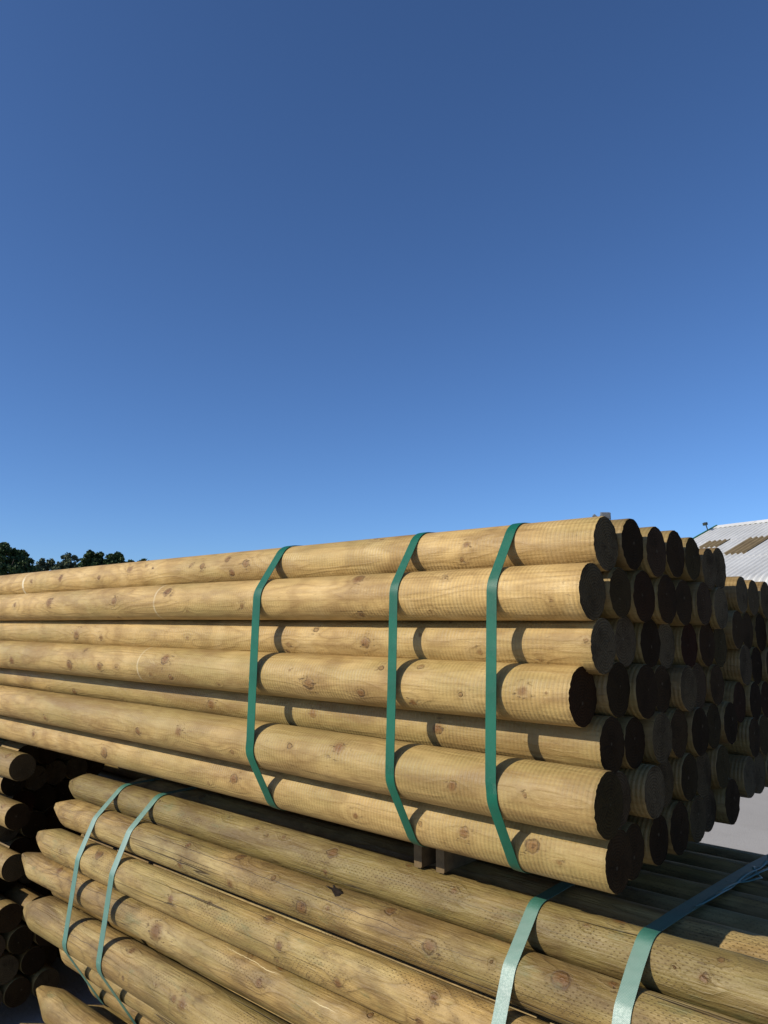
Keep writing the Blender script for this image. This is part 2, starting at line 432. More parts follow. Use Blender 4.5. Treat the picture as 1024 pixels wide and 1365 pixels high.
def shaft_mesh(p, origin, nseg, nlen, tip=None, knots=True, wobble=0.012, ragged=0.0006):
    """tip: (length, blunt ratio) for a pencil point on the left end"""
    xs = np.linspace(p.xl, p.xr, nlen)
    if tip:
        xs = np.concatenate([[p.xl, p.xl + tip[0] * 0.06], np.linspace(p.xl + tip[0] * 0.2, p.xl + tip[0] * 1.15, 9), np.linspace(p.xl + tip[0] * 1.4, p.xr, nlen)])
    xs = np.concatenate([xs[:-1], [p.xr - 0.004, p.xr]])
    rng = np.random.default_rng(p.seed + 99)
    t = np.linspace(0, 2 * math.pi, nseg, endpoint=False)
    X, T = np.meshgrid(xs, t, indexing='ij')
    Rr = p.rad(X) * (1 + wobble * 0.5 * np.sin(2 * T + rng.uniform(0, 6.28) + X * 0.6)
                     + wobble * 0.45 * np.sin(3 * T + rng.uniform(0, 6.28) - X * 1.1)
                     + wobble * 0.35 * smooth_noise(X * 1.0 + np.sin(T) * 0.3, p.seed + 5, 4.1))
    if knots:
        for (kx, ka, ks) in p.knots:
            da = (T - ka + math.pi) % (2 * math.pi) - math.pi
            d2 = ((X - kx) / (ks * 2.0)) ** 2 + (da * p.r / (ks * 1.7)) ** 2
            Rr += ks * 0.13 * np.exp(-d2)
    if tip:
        q = np.clip((X - p.xl) / tip[0], 0, 1)
        fac = rng.uniform(-0.12, 0.12)
        # hewn facets: cone with slightly flat sides
        ph = rng.uniform(0, 6.28)
        flat = 1 - 0.10 * np.cos(4 * T + ph) * np.clip(1.2 - q, 0, 1) * (q < 1)
        prof = tip[1] + (1 - tip[1]) * q ** (0.94 + fac * 0.7)
        Rr *= np.where(q < 1, prof * flat, 1.0)
        Rr[0] *= 0.72
        ox, oz = rng.uniform(-0.2, 0.2), rng.uniform(-0.15, 0.3)
    Xj = X.copy()
    Rr[-1] *= 0.985 + rng.normal(0, 0.0032, nseg)
    Rr[-2] *= 1 + rng.normal(0, 0.002, nseg)
    Xj[-1] += rng.normal(0, ragged, nseg)
    Y = p.cy(X) + Rr * np.cos(T); Z = p.cz(X) + Rr * np.sin(T)
    if tip:
        sh = np.clip(1 - (X - p.xl) / tip[0], 0, 1)
        Y += sh * ox * p.r; Z += sh * oz * p.r
    V = np.stack([Xj, Y, Z], -1).reshape(-1, 3) - origin
    n = len(xs)
    i = np.arange(n - 1)[:, None]; k = np.arange(nseg)[None, :]; k2 = (k + 1) % nseg
    F = np.stack([i * nseg + k, (i + 1) * nseg + k, (i + 1) * nseg + k2, i * nseg + k2], -1).reshape(-1, 4)
    F = F[:, ::-1]
    # UV in metres
    u = (xs - origin[0])
    vv = np.arange(nseg + 1) * (2 * math.pi / nseg) * p.r
    uv = np.zeros((n - 1, nseg, 4, 2))
    kk = np.arange(nseg)
    for c, (di, dk) in enumerate(((0, 1), (1, 1), (1, 0), (0, 0))):
        uv[:, :, c, 0] = u[di:n - 1 + di][:, None]
        uv[:, :, c, 1] = vv[kk + dk][None, :]
    # close the left end with a centre fan (as degenerate-free quads: pairs of segments)
    cl = len(V); V = np.vstack([V, V[:nseg].mean(0)])
    kk2 = np.arange(0, nseg, 2)
    cap = np.stack([np.full(len(kk2), cl), kk2, (kk2 + 1) % nseg, (kk2 + 2) % nseg], -1)[:, ::-1]
    F = np.vstack([F, cap])
    uvs = np.vstack([uv.reshape(-1, 2), np.tile([[u[0], 0.0]], (len(kk2) * 4, 1))])
    nt = int((xs < p.xl + tip[0] * 1.1).sum()) * nseg if tip else 0
    rim = np.stack([Xj[-1], Y[-1], Z[-1]], -1)
    return (V, F, uvs, nt), rim

def end_mesh(rim, origin, seed):
    rng = np.random.default_rng(seed)
    n = len(rim); c = rim.mean(0)
    V = [rim]
    for f in (0.93, 0.6, 0.28):
        q = c + (rim - c) * f
        q[:, 0] = c[0] + rng.normal(0, 0.0006, n) + (1 - f) * 0.001
        V.append(q)
    V = np.vstack(V + [c[None] + [[0.001, 0, 0]]]) - origin
    F = []
    for i in range(3):
        for k in range(n):
            F.append((i * n + k, i * n + (k + 1) % n, (i + 1) * n + (k + 1) % n, (i + 1) * n + k))
    for k in range(n): F.append((3 * n + k, 3 * n + (k + 1) % n, 4 * n))
    # centre the part's texture on its own pith
    me = mesh_from('cut_end', V - (c - origin), F, M_END, True)
    return me, c - origin

POLE_COUNT = 0
def build_pole(name, p, mat, label, cat, group, nseg=24, nlen=10, tip=None, knots=True, ragged=0.0006):
    global POLE_COUNT
    POLE_COUNT += 1
    origin = np.array([(p.xl + p.xr) / 2, p.y, p.z])
    root = empty(name, origin); root.empty_display_size = 0.05
    tag(root, label, cat, group)
    (V, F, uv, nt), rim = shaft_mesh(p, origin, nseg, nlen, tip, knots, ragged=ragged)
    def part(nm, sel):
        f = F[sel]; used, inv = np.unique(f, return_inverse=True)
        o = link(nm, mesh_from(nm, V[used], inv.reshape(-1, 4), mat, True, uv.reshape(-1, 4, 2)[sel].reshape(-1, 2)), root)
        o.pass_index = POLE_COUNT
    istip = np.zeros(len(F), bool)
    if tip:
        istip[:nt] = True; istip[-(nseg // 2):] = True
        part('pointed_tip', istip)
    part('shaft', ~istip)
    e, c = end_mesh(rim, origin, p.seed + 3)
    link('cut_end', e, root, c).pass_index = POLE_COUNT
    return root

def own_material(name, p, style, seed, hue=0.0, tone=1.0, scuffs=(), extra=6, small=(0.004, 0.008), linepx=()):
    """material with this pole's own knots on its unrolled surface"""
    rng = np.random.default_rng(seed + 500)
    ox = (p.xl + p.xr) / 2
    lines = []
    for (ax_, ay_, bx_, by_, w, c) in linepx:
        n0 = len(p.knots)
        p.knot_from_pixel(ax_, ay_, 0); p.knot_from_pixel(bx_, by_, 0)
        (x0, a0, _), (x1, a1, _) = p.knots[n0:]; del p.knots[n0:]
        lines.append((x0 - ox, a0 * p.r, x1 - ox, a1 * p.r, w, c))
    ks = [(x - ox, a * p.r, s, rng.uniform(0.72, 1.0) if s > 0.008 else rng.uniform(0.4, 0.8)) for (x, a, s) in p.knots]
    for _ in range(extra):
        x = rng.uniform(p.xl + 0.2, p.xr - 0.1); a = rng.uniform(1.6, 4.6); s = rng.uniform(*small)
        p.knots.append((x, a, s)); ks.append((x - ox, a * p.r, s, rng.uniform(0.2, 0.6)))
    return wood_material(name, ks, style, seed, hue, tone, [(u - ox, w, st) for (u, w, st) in scuffs], lines)

def relax(C, R, fixed, it=250, zmax=None, zmin=None, ymax=None, gap=0.0006, pull=0.01):
    """2-D packing: push overlapping circles apart, keep the measured ones where they are"""
    C = C.copy(); C0 = C.copy(); n = len(C)
    mv = (~fixed).astype(float)[:, None]
    for k in range(it):
        D = C[:, None] - C[None]; d = np.linalg.norm(D, axis=2) + np.eye(n)
        ov = (R[:, None] + R[None] + gap) - d
        ov[ov < 0] = 0; np.fill_diagonal(ov, 0)
        w = mv / (mv + mv.T + 1e-9)
        push = (D / d[..., None] * (ov * w)[..., None]).sum(1)
        pl = pull * max(0.0, 1 - k / (it * 0.6))
        C += mv * (0.55 * push + pl * (C0 - C))
        if zmax is not None: C[:, 1] = np.where(fixed, C[:, 1], np.minimum(C[:, 1], zmax - R))
        if zmin is not None: C[:, 1] = np.where(fixed, C[:, 1], np.maximum(C[:, 1], zmin + R))
        if ymax is not None: C[:, 0] = np.where(fixed, C[:, 0], np.minimum(C[:, 0], ymax - R))
    return C

ORD = ['first', 'second', 'third', 'fourth', 'fifth', 'sixth', 'seventh', 'eighth', 'ninth', 'tenth', 'eleventh', 'twelfth']

# ================================================================== SETTING
def make_ground():
    t = NT('yard_concrete')
    obj = t.n('TexCoord').outputs['Object']
    a = t.noise(obj, 0.35, 5, 0.6); b = t.noise(obj, 5, 4, 0.65); c = t.noise(obj, 60, 3, 0.7)
    col = t.mix(t.ramp(a, 0.35, 0.7), (0.40, 0.38, 0.35), (0.33, 0.31, 0.28))
    col = t.mix(t.ramp(b, 0.5, 0.8, 0, 0.45), col, (0.30, 0.28, 0.25))
    col = t.mix(t.ramp(c, 0.5, 0.75, 0, 0.35), col, (0.26, 0.245, 0.22))
    m = t.done(col, 0.9, 0.2, t.math('MULTIPLY', c, 0.004))
    g = [-2000, -400, -80, -30, -10, 0, 10, 30, 80, 400, 2000]
    V = [(x, y, 0) for x in g for y in g]; n = len(g)
    F = [(i * n + j, (i + 1) * n + j, (i + 1) * n + j + 1, i * n + j + 1) for i in range(n - 1) for j in range(n - 1)]
    o = link('ground', mesh_from('ground', V, F, m, False)); tag(o, kind='structure')
make_ground()

# ================================================================== UPPER BUNDLE (round turned poles)
BEARER_TOP, LOW_TOP = 1.155, 1.066
KL = (CAM_H - LOW_TOP) / (CAM_H - 1.096)          # brings the lower stack up to the bearers
row_y = [1.497, 1.430, 1.480, 1.430, 1.512, 1.420, 1.484]
row_z = [1.862, 1.757, 1.646, 1.546, 1.441, 1.346, 1.225]
row_r = [0.0585, 0.0595, 0.0585, 0.0610, 0.0590, 0.0635, 0.0605]
front_end_px = [(808, 726), (790, 790), (805, 866), (777, 935), (817, 996), (813, 1082), (826, 1155)]
top_px = [None, (843.6, 725.3), (875.3, 735.5), (900.8, 738.4), (923.7, 745), (946, 758), (958.7, 758)]
sec_px = [None, (827.7, 790), (859, 795), (889.6, 798.7), (912, 803), (939, 804.6), (962, 813)]
C, R, FX, RC = [], [], [], []
for i in range(7):
    for k in range(7):
        if k == 0:
            c, r = (row_y[i], row_z[i]), row_r[i]
        else:
            y = row_y[i] + 0.1195 * k
            z = row_z[i] - 0.004 * k if i < 6 else 1.213
            if i == 0: z = at_y(*top_px[k], y)[2]
            if i == 1: z = at_y(*sec_px[k], y)[2]
            r = RNG.uniform(0.0545, 0.0605); c = (y, z)
        C.append(c); R.append(r); FX.append(k == 0); RC.append((i, k))
R = np.array(R); FX = np.array(FX)
C = relax(np.array(C), R, FX, 300, zmin=BEARER_TOP)
upper = {}
knots_upper = {
 0: [(304,745,8),(328,751,11),(509,719,7),(622,726,10),(616,747,6),(174,759,11),(81,771,9),(270,755,8),(310,764,9),(42,775,6),(132,770,6)],
 1: [(478,772,17),(482,819,12),(323,808,7),(575,815,6),(66,803,14),(152,802,10),(223,789,13),(20,806,6),(735,800,5)],
 2: [(487,857,15),(422,840,7),(640,869,8),(102,846,13),(135,850,8),(385,868,7),(782,852,7),(560,846,6),(250,850,6)],
 3: [(412,911,17),(482,924,11),(508,890,7),(551,936,10),(614,927,6),(697,922,15),(93,887,13),(133,889,11),(16,880,12),(221,878,15),(228,903,8),(292,912,7),(728,924,4)],
 4: [(417,950,13),(583,971,15),(100,923,9),(282,939,13),(205,941,6)],
 5: [(452,997,17),(386,995,8),(603,1048,12),(238,975,13),(184,975,8),(60,957,7),(310,1003,6),(700,1060,6)],
 6: [(618,1110,14),(474,1088,9),(312,1038,12),(711,1128,17),(139,1004,13),(45,978,8),(560,1098,6),(745,1150,7)],
}
def px_size(y, px, s):          # knot radius in metres from its half-size in photo pixels
    return s * 0.5 * 0.92 * (y / (ray(px, 900)[1])) / FPX
rowname = ['top', 'second', 'third', 'fourth', 'fifth', 'sixth', 'bottom']
front_desc = ['topmost tan pole on the sunlit face, pale scuffed ring at its far end',
              'second pole down on the sunlit face, thick, bulging just below the topmost',
              'third pole down on the sunlit face, set back between two thicker poles',
              'fourth pole down on the sunlit face, short end with one round knot beside strap',
              'fifth pole down on the sunlit face, half shaded and set back',
              'sixth pole down on the sunlit face, thickest, with a wide rippled surface',
              'lowest pole on the sunlit face of the upper bundle, big knot near its end']
hues = [-0.04, -0.02, 0.05, 0.04, 0.14, 0.06, 0.05]
tones = [1.04, 1.0, 1.02, 1.0, 0.88, 0.97, 0.92]
shade_toned_mats = [wood_material('turned_pine_inner_shaded_%s' % w, [(x, a * 0.058, s, 0.6) for x, a, s in ((1.5, 2.2, .012), (1.2, 1.4, .01), (1.75, 1.2, .009), (1.62, 2.6, .007))], 'turned', 40 + j * 9, 0.08, 0.66) for j, w in enumerate(('pale', 'mid', 'deep'))]  # inner wood toned down: shade between the poles is put into the colour
for q, (i, k) in enumerate(RC):
    y, z = C[q]; r = R[q]
    if k == 0:
        xr = at_y(*front_end_px[i], y)[0]
        p = Pole(-4.55 + RNG.uniform(-.05, .05), xr, y, z, r, rl=r * RNG.uniform(0.95, 1.0), bow=0.0022, seed=11 + i)
        if i == 0: p.dzl = -0.008
        if i == 3: p.dzl = -0.004
        for (a, b, s) in knots_upper[i]: p.knot_from_pixel(a, b, px_size(y, a, s))
        sc = []
        if i == 0: sc = [(at_y(30, 790, y - r)[0], 0.012, 0.95)]
        if i == 1: sc = [(at_y(205, 803, y - r)[0], 0.006, 0.4)]
        if i == 3: sc = [(at_y(183, 886, y - r)[0], 0.005, 0.4)]
        m = own_material('turned_pine_row_%s' % rowname[i], p, 'turned', 3 + i * 5, hues[i], tones[i], sc, 5)
        o = build_pole('round_pole', p, m, front_desc[i], 'pole', 'sunlit front poles of the upper bundle', 64, 190)
    else:
        px = top_px[k] if i == 0 else (sec_px[k] if i == 1 else None)
        xr = at_y(*px, y)[0] if px else -0.712 + RNG.normal(0, 0.007) - 0.006 * (k % 2)
        xr = min(max(xr, -0.745), -0.685)
        p = Pole(-4.5 + RNG.uniform(-.1, .1), xr, y, z, r, bow=0.0, seed=100 + i * 10 + k)
        lab = 'shaded pole end, %s from the sunlit face in the %s row of the upper bundle' % (ORD[k], rowname[i])
        o = build_pole('round_pole', p, shade_toned_mats[q % 3], lab, 'pole', 'inner poles of the upper bundle', 36, 8, knots=False)
    upper[(i, k)] = p

# ================================================================== BACK BUNDLE behind the upper one
C2, R2, RC2 = [], [], []
for i in range(6):
    for k in range(4):
        C2.append((2.43 + 0.119 * k - (0.06 if i % 2 else 0), 1.775 - 0.006 * k - 0.1045 * i)); R2.append(RNG.uniform(.055, .060)); RC2.append((i, k))
n1 = len(C)
CA = np.vstack([C, np.array(C2)]); RA = np.concatenate([R, R2]); FA = np.array([True] * n1 + [False] * len(C2))
CA = relax(CA, RA, FA, 300, zmin=BEARER_TOP)
back = {}
for q, (i, k) in enumerate(RC2):
    y, z = CA[n1 + q]
    p = Pole(-4.3, -0.715 + RNG.normal(0, .008), y, z, R2[q], bow=0.0, seed=300 + i * 7 + k)
    lab = 'shaded pole %s in the %s row of the lower bundle behind, beside the shed roof' % (ORD[k], rowname[i])
    build_pole('round_pole', p, shade_toned_mats[(q + 1) % 3], lab, 'pole', 'poles of the bundle behind', 32, 8, knots=False)
    back[(i, k)] = p

# ================================================================== LOWER BUNDLE (pointed stakes)
P_front = [  # y, z, r, tip pixel
 (1.530, 1.038, 0.0570, (93, 1040)), (1.445, 0.965, 0.0550, (75, 1068)), (1.400, 0.859, 0.0565, (53, 1100)),
 (1.400, 0.7486, 0.0525, (30, 1140)), (1.487, 0.675, 0.0500, (62, 1180)), (1.380, 0.608, 0.0640, (38, 1200)),
 (1.450, 0.497, 0.0560, (78, 1250)), (1.505, 0.400, 0.0500, (112, 1310))]
knots_lower = {
 0: [(444,1137,14),(605,1188,9),(546,1154,8),(782,1234,8),(827,1229,16),(938,1304,12),(962,1280,9),(378,1116,6),(434,1163,7),(900,1290,4)],
 1: [(437,1211,6),(402,1210,16),(521,1214,13),(573,1262,18),(322,1142,13),(307,1179,12),(251,1127,7),(749,1306,22),(818,1312,14),(240,1153,9),(365,1170,6)],
 2: [(450,1311,13),(579,1330,12),(559,1362,13),(360,1225,14),(372,1261,10),(228,1198,10),(279,1204,5),(132,1140,12)],
 3: [(208,1242,22),(345,1310,12),(375,1291,9),(494,1353,7),(80,1160,10),(336,1275,6)],
 4: [(218,1274,15),(262,1296,7)],
 5: [(243,1339,15),(176,1268,11),(232,1332,8)],
 6: [(130,1315,8)], 7: [],
}
DARKL, PALEL = (0.035, 0.02, 0.008), (0.62, 0.50, 0.27)
LINES = {0: [(500, 1165, 800, 1262, 0.0016, (0.12, 0.09, 0.035))],
         1: [(200, 1112, 545, 1243, 0.0015, DARKL), (430, 1215, 660, 1285, 0.0008, DARKL)],
         2: [(380, 1222, 690, 1352, 0.0016, PALEL)],
         3: [(300, 1262, 375, 1302, 0.0015, PALEL), (60, 1160, 190, 1215, 0.0012, DARKL), (410, 1330, 450, 1352, 0.0014, PALEL)],
         4: [(150, 1235, 290, 1310, 0.0014, DARKL)],
         5: [(80, 1235, 150, 1280, 0.0016, DARKL)]}
low_desc = ['topmost stake of the lower bundle, both wide straps bending over it',
            'second stake down in the lower bundle, cracked, with dark bark scrap and big knots',
            'third stake down in the lower bundle, oval grain figures and a pale scratch',
            'fourth stake down in the lower bundle, foremost tip, large dark brown scar',
            'thin stake sunk between the fourth and the fat stake of the lower bundle',
            'fat stake of the lower bundle where the thin straps turn vertical',
            'slim stake tucked under the fat one low in the bundle',
            'lowest stake seen at the bottom of the lower bundle by the strap turn']
P_front = [(a * KL, CAM_H - (CAM_H - b) * KL, c * KL * (0.955 if c > 0.0515 and c < 0.06 else 1.0), d) for a, b, c, d in P_front]
C3 = [(a, b) for a, b, c, d in P_front]; R3 = [c for a, b, c, d in P_front]; F3 = [True] * 8; N3 = [None] * 8
rows3 = [(1.040, 1.645, 6), (0.938, 1.565, 7), (0.835, 1.52, 8), (0.735, 1.515, 8), (0.645, 1.60, 7), (0.545, 1.50, 8), (0.445, 1.565, 6)]
for j, (z, y0, n) in enumerate(rows3):
    for k in range(n):
        C3.append(((y0 + 0.1135 * k) * KL, CAM_H - (CAM_H - z) * KL - (0.01 if j == 0 else 0))); R3.append(RNG.uniform(.053, .0595)); F3.append(False); N3.append((j, k))
C3 = np.array(C3); R3 = np.array(R3); F3 = np.array(F3)
C3 = relax(C3, R3, F3, 400, zmax=LOW_TOP, zmin=0.284, ymax=2.50)
low = []
low_mats = [wood_material('stake_pine_inner_%s' % w, [(x, a * 0.054, s, 0.6) for x, a, s in ((-1.1, 2.2, .012), (1.2, 1.4, .012), (1.5, 1.9, .010), (.9, 2.6, .009), (1.35, 1.6, .006))], 'stake', 80 + j * 5) for j, w in enumerate(('tan', 'brown'))]
for q in range(len(C3)):
    y, z = C3[q]; r = R3[q]
    if q < 8:
        tx = at_y(*P_front[q][3], y)[0]
        p = Pole(tx, 0.42 + RNG.uniform(-.06, .06), y, z, r, rl=r, bow=0.0018, seed=40 + q)
        for (a, b, s) in knots_lower[q]: p.knot_from_pixel(a, b, px_size(y, a, s))
        m = own_material('stake_pine_%s' % ORD[q], p, 'stake', 60 + q * 4, [0.20, 0.02, 0.04, -0.02, 0.05, 0.08, 0.05, 0.0][q], [0.92, 1.08, 1.12, 1.0, 1.0, 0.98, 0.95, 0.95][q], (), 9, (0.003, 0.008), LINES.get(q, ()))
        build_pole('pointed_stake', p, m, low_desc[q], 'stake', 'front stakes of the lower bundle', 56, 170, tip=(0.150, 0.22))
    else:
        j, k = N3[q]
        p = Pole(-3.02 + RNG.uniform(-.09, .09), 0.40 + RNG.uniform(-.06, .06), y, z, r, bow=0.0, seed=400 + q)
        lab = 'shaded stake, %s from the front, in the %s layer of the lower bundle' % (ORD[k + 1], rowname[j])
        build_pole('pointed_stake', p, low_mats[q % 2], lab, 'stake', 'inner stakes of the lower bundle', 28, 24 if j == 0 else 8, tip=(0.14, 0.22), knots=False)
    low.append(p)

# ================================================================== BOTTOM BUNDLE (two layers of stakes)
bot = []
tips = {0: (51, 1317), 1: (26, 1364)}
spots = [(0, 0, 1.4585, 0.2555)] + [(1, k, 1.40 + 0.1175 * k, 0.1545) for k in range(10)]
for (j, k, y, z) in spots:
    if True:
        r = 0.058
        xl = at_y(*tips[j], y)[0] if k == 0 else -3.05 + RNG.uniform(-.08, .08)
        p = Pole(xl, 0.40 + RNG.uniform(-.05, .05), y, z, r, bow=0.0, seed=500 + j * 20 + k)
        if k == 0:
            m = own_material('stake_pine_base_%s' % ORD[j], p, 'stake', 90 + j, -0.05, 1.08)
            lab = ('pale stake tip poking out at the bottom left under the lower bundle', 'lowest stake tip cut by the bottom left edge')[j]
        else:
            m = low_mats[k % 2]
            lab = 'shaded stake, %s from the front, in the layer nearest the ground' % ORD[k]
        build_pole('pointed_stake', p, m, lab, 'stake', 'stakes of the bundle on the ground', 48 if k == 0 else 24, 60 if k == 0 else 8, tip=(0.16, 0.22), knots=(k == 0))
        bot.append(p)

# ================================================================== LEFT PILE (pole ends facing the gap)
left = []
C4, R4, N4 = [], [], []
nr = 10
for i in range(nr):
    for k in range(-(1 if i >= 5 else 0) - (1 if i >= 7 else 0) - (1 if i >= 8 else 0), 5):
        C4.append(((1.47 if i % 2 == 0 else 1.525) + 0.118 * k, 1.066 - 0.1035 * i)); R4.append(RNG.uniform(.054, .0585)); N4.append((i, k))
C4 = relax(np.array(C4), np.array(R4), np.zeros(len(C4), bool), 300, zmax=1.124, zmin=0.0)
pxl = {0: (38, 1010), 1: (17, 1055), 2: (24, 1085), 3: (9, 1120), 4: (20, 1150), 5: (6, 1195)}
for q, (i, k) in enumerate(N4):
    y, z = C4[q]
    xr = at_y(pxl[i][0], pxl[i][1], y)[0] if (k == 0 and i in pxl) else (-3.45 if (i >= 6 and k <= 1) else -3.62 - 0.045 * k) + RNG.normal(0, .008)
    xr = min(max(xr, -3.85), -3.42)
    p = Pole(-6.6 + RNG.uniform(-.05, .05), xr, y, z, R4[q], bow=0.0, seed=700 + q)
    if k < 0:
        lab = 'dark pole end low at the left edge, %s layer down, %s forward' % (ORD[i], ORD[-k - 1])
    elif k == 0:
        lab = 'pole end at the left edge, %s from the top of the left pile' % ORD[i]
    else:
        lab = 'shaded pole end in the left pile, %s column back, %s from the top' % (ORD[k], ORD[i])
    build_pole('round_pole', p, shade_toned_mats[q % 3], lab, 'pole', 'poles of the left pile', 36, 8, knots=False)
    left.append(p)

# back lower pile that carries the bundle behind (ends well short of the others)
pr = (BEARER_TOP - 0.002) / 12
for i in range(6):
    for k in range(3):
        p = Pole(-6.6, -1.45 + RNG.uniform(-.05, .05), 2.47 + (2 * pr + 0.001) * k, pr + i * (2 * pr), pr * 0.995, bow=0.0, seed=900 + i * 5 + k)
        lab = 'thick shaded post, %s up and %s back, under the bundle behind' % (ORD[i], ORD[k])
        build_pole('thick_post', p, shade_toned_mats[k % 3], lab, 'post', 'posts under the bundle behind', 28, 6, knots=False)

# ================================================================== BEARERS
def bearer(x, y0, y1, z0, z1, w, label, group):
    rng = np.random.default_rng(int(abs(x * 1000)) + int(z0 * 100))
    ny = 24
    ys = np.linspace(y0, y1, ny)
    prof = np.array([(-.5, 0), (-.42, 0), (.42, 0), (.5, .06), (.5, .94), (.42, 1), (-.42, 1), (-.5, .94)])
    V = []
    for y in ys:
        j = rng.normal(0, 0.0006, prof.shape)
        V.append(np.stack([prof[:, 0] * w + j[:, 0], np.full(8, y), z0 + prof[:, 1] * (z1 - z0) ], -1))
    V = np.vstack(V); n = 8
    F = [(i * n + k, i * n + (k + 1) % n, (i + 1) * n + (k + 1) % n, (i + 1) * n + k) for i in range(ny - 1) for k in range(n)]
    F = [f[::-1] for f in F] + [tuple(range(n)), tuple(range((ny - 1) * n, ny * n))[::-1]]
    og = np.array([x, (y0 + y1) / 2, z0])
    o = link('timber_bearer', mesh_from('timber_bearer', V - np.array([0, og[1], og[2]]), F, M_BEARER, False), None, og)
    tag(o, label, 'bearer', group)
bx1 = at_y(557, 1148, 1.585)[0]; bx2 = at_y(585, 1154, 1.585)[0]
G = 'timber bearers between the bundles'
bearer(bx1, 1.585, 2.46, LOW_TOP, BEARER_TOP, 0.026, 'left of two brown batten stubs peeping out between the upper and lower bundles', G)
bearer(bx2, 1.590, 2.46, LOW_TOP, BEARER_TOP, 0.026, 'right of two brown batten stubs peeping out between the upper and lower bundles', G)
bearer(-2.45, 1.80, 2.46, LOW_TOP, BEARER_TOP, 0.05, 'batten hidden in the dark gap above the stake tips', G)
G2 = 'timber bearers under the lower bundle'
for x, w in ((-2.35, 'far'), (-1.2, 'middle'), (-0.1, 'near')):
    bearer(x, 1.60, 2.42, 0.2135, 0.283, 0.06, '%s batten in the gap under the lower bundle' % w, G2)
    bearer(x, 1.42, 2.44, 0.0, 0.0955, 0.08, '%s batten on the ground under the bottom stakes' % w, G2)

# ================================================================== STRAPS
def hull(P):
    P = sorted(map(tuple, P))
    def half(Q):
        h = []
        for p in Q:
            while len(h) >= 2 and (h[-1][0]-h[-2][0])*(p[1]-h[-2][1])-(h[-1][1]-h[-2][1])*(p[0]-h[-2][0]) <= 0: h.pop()
            h.append(p)
        return h
    a, b = half(P), half(P[::-1])
    return a[:-1] + b[:-1]
def strap_loop(poles, x, off=0.0012, extra=()):
    pts = []
    for p in poles:
        r = float(p.rad(x)) * 1.010 + off; cy, cz = float(p.cy(x)), float(p.cz(x))
        pts += [(cy + r * math.cos(a), cz + r * math.sin(a)) for a in np.linspace(0, 2 * math.pi, 56, endpoint=False)]
    return np.array(hull(pts + list(extra)))
def strap(name, poles, xfun, w, mat, label, group, th=0.0011, extra=()):
    """xfun(y,z) -> x centre of the band"""
    x0 = xfun(1.4, 1.2)
    L = strap_loop(poles, x0, extra=extra)
    # subdivide long free spans and let them sag a hair outward/inward
    pts = []
    n = len(L)
    for i in range(n):
        a, b = L[i], L[(i + 1) % n]
        d = np.linalg.norm(b - a); m = max(1, int(d / 0.02))
        for k in range(m): pts.append(a + (b - a) * k / m)
    L = np.array(pts); n = len(L)
    tn = np.roll(L, -1, 0) - np.roll(L, 1, 0); tn /= np.linalg.norm(tn, axis=1)[:, None]
    N = np.stack([tn[:, 1], -tn[:, 0]], -1)
    cen = L.mean(0)
    if ((L - cen) * N).sum() < 0: N = -N
    s = np.concatenate([[0], np.cumsum(np.linalg.norm(np.diff(L, axis=0), axis=1))])
    V, UVv = [], []
    for i in range(n):
        x = xfun(*L[i]); wv = w * (1 + 0.02 * math.sin(s[i] * 9))
        xj = 0.0012 * math.sin(s[i] * 7 + x0 * 5)
        for (a, b) in ((-.5, 0), (.5, 0), (.5, 1), (.17, 1.25), (-.17, 1.25), (-.5, 1)):
            q = L[i] + N[i] * th * b
            V.append((x + xj + a * wv, q[0], q[1])); UVv.append((a * wv, s[i]))
    F, uv = [], []
    for i in range(n):
        j = (i + 1) % n
        for k in range(6):
            f = (i * 6 + k, j * 6 + k, j * 6 + (k + 1) % 6, i * 6 + (k + 1) % 6)
            F.append(f); uv += [UVv[q] for q in f]
    og = np.array([x0, L[:, 0].mean(), L[:, 1].min()])
    o = link(name, mesh_from(name, np.array(V) - og, np.array(F), mat, True, uv), None, og)
    m = o.modifiers.new('edges', 'EDGE_SPLIT'); m.split_angle = math.radians(40)
    tag(o, label, 'strap', group)
    return o
UPO = [p for (i, k), p in upper.items()]
for (px, py), lab in (((343, 850), 'green strap nearest the left, around the upper bundle of round poles'),
                      ((526, 880), 'green strap in the middle of the three around the upper bundle'),
                      ((658, 890), 'green strap nearest the pole ends, around the upper bundle')):
    x = at_y(px, py, 1.371)[0]
    strap('packing_strap', UPO, lambda y, z, x=x: x, 0.033 if px < 400 else 0.026, M_STRAP, lab, 'straps around the upper bundle')
LOWP = low
for (px, py), w, lab in (((167, 1046), 0.030, 'thin shiny strap nearest the stake tips on the lower bundle'),
                         ((209, 1060), 0.031, 'thin shiny strap second from the stake tips on the lower bundle'),
                         ((722, 1196), 0.032, 'wide pale green strap bending over the lower bundle below the upper poles'),
                         ((868, 1236), 0.035, 'wide teal strap crossing the lower bundle top at the right')):
    x = at_z(px, py, LOW_TOP)[0]
    sk = 0.05 if px > 800 else 0.0
    so = strap('packing_strap', LOWP, lambda y, z, x=x, sk=sk: x + sk * max(0.0, y - 1.53) / 0.8, w, M_STRAP2, lab, 'straps around the lower bundle')
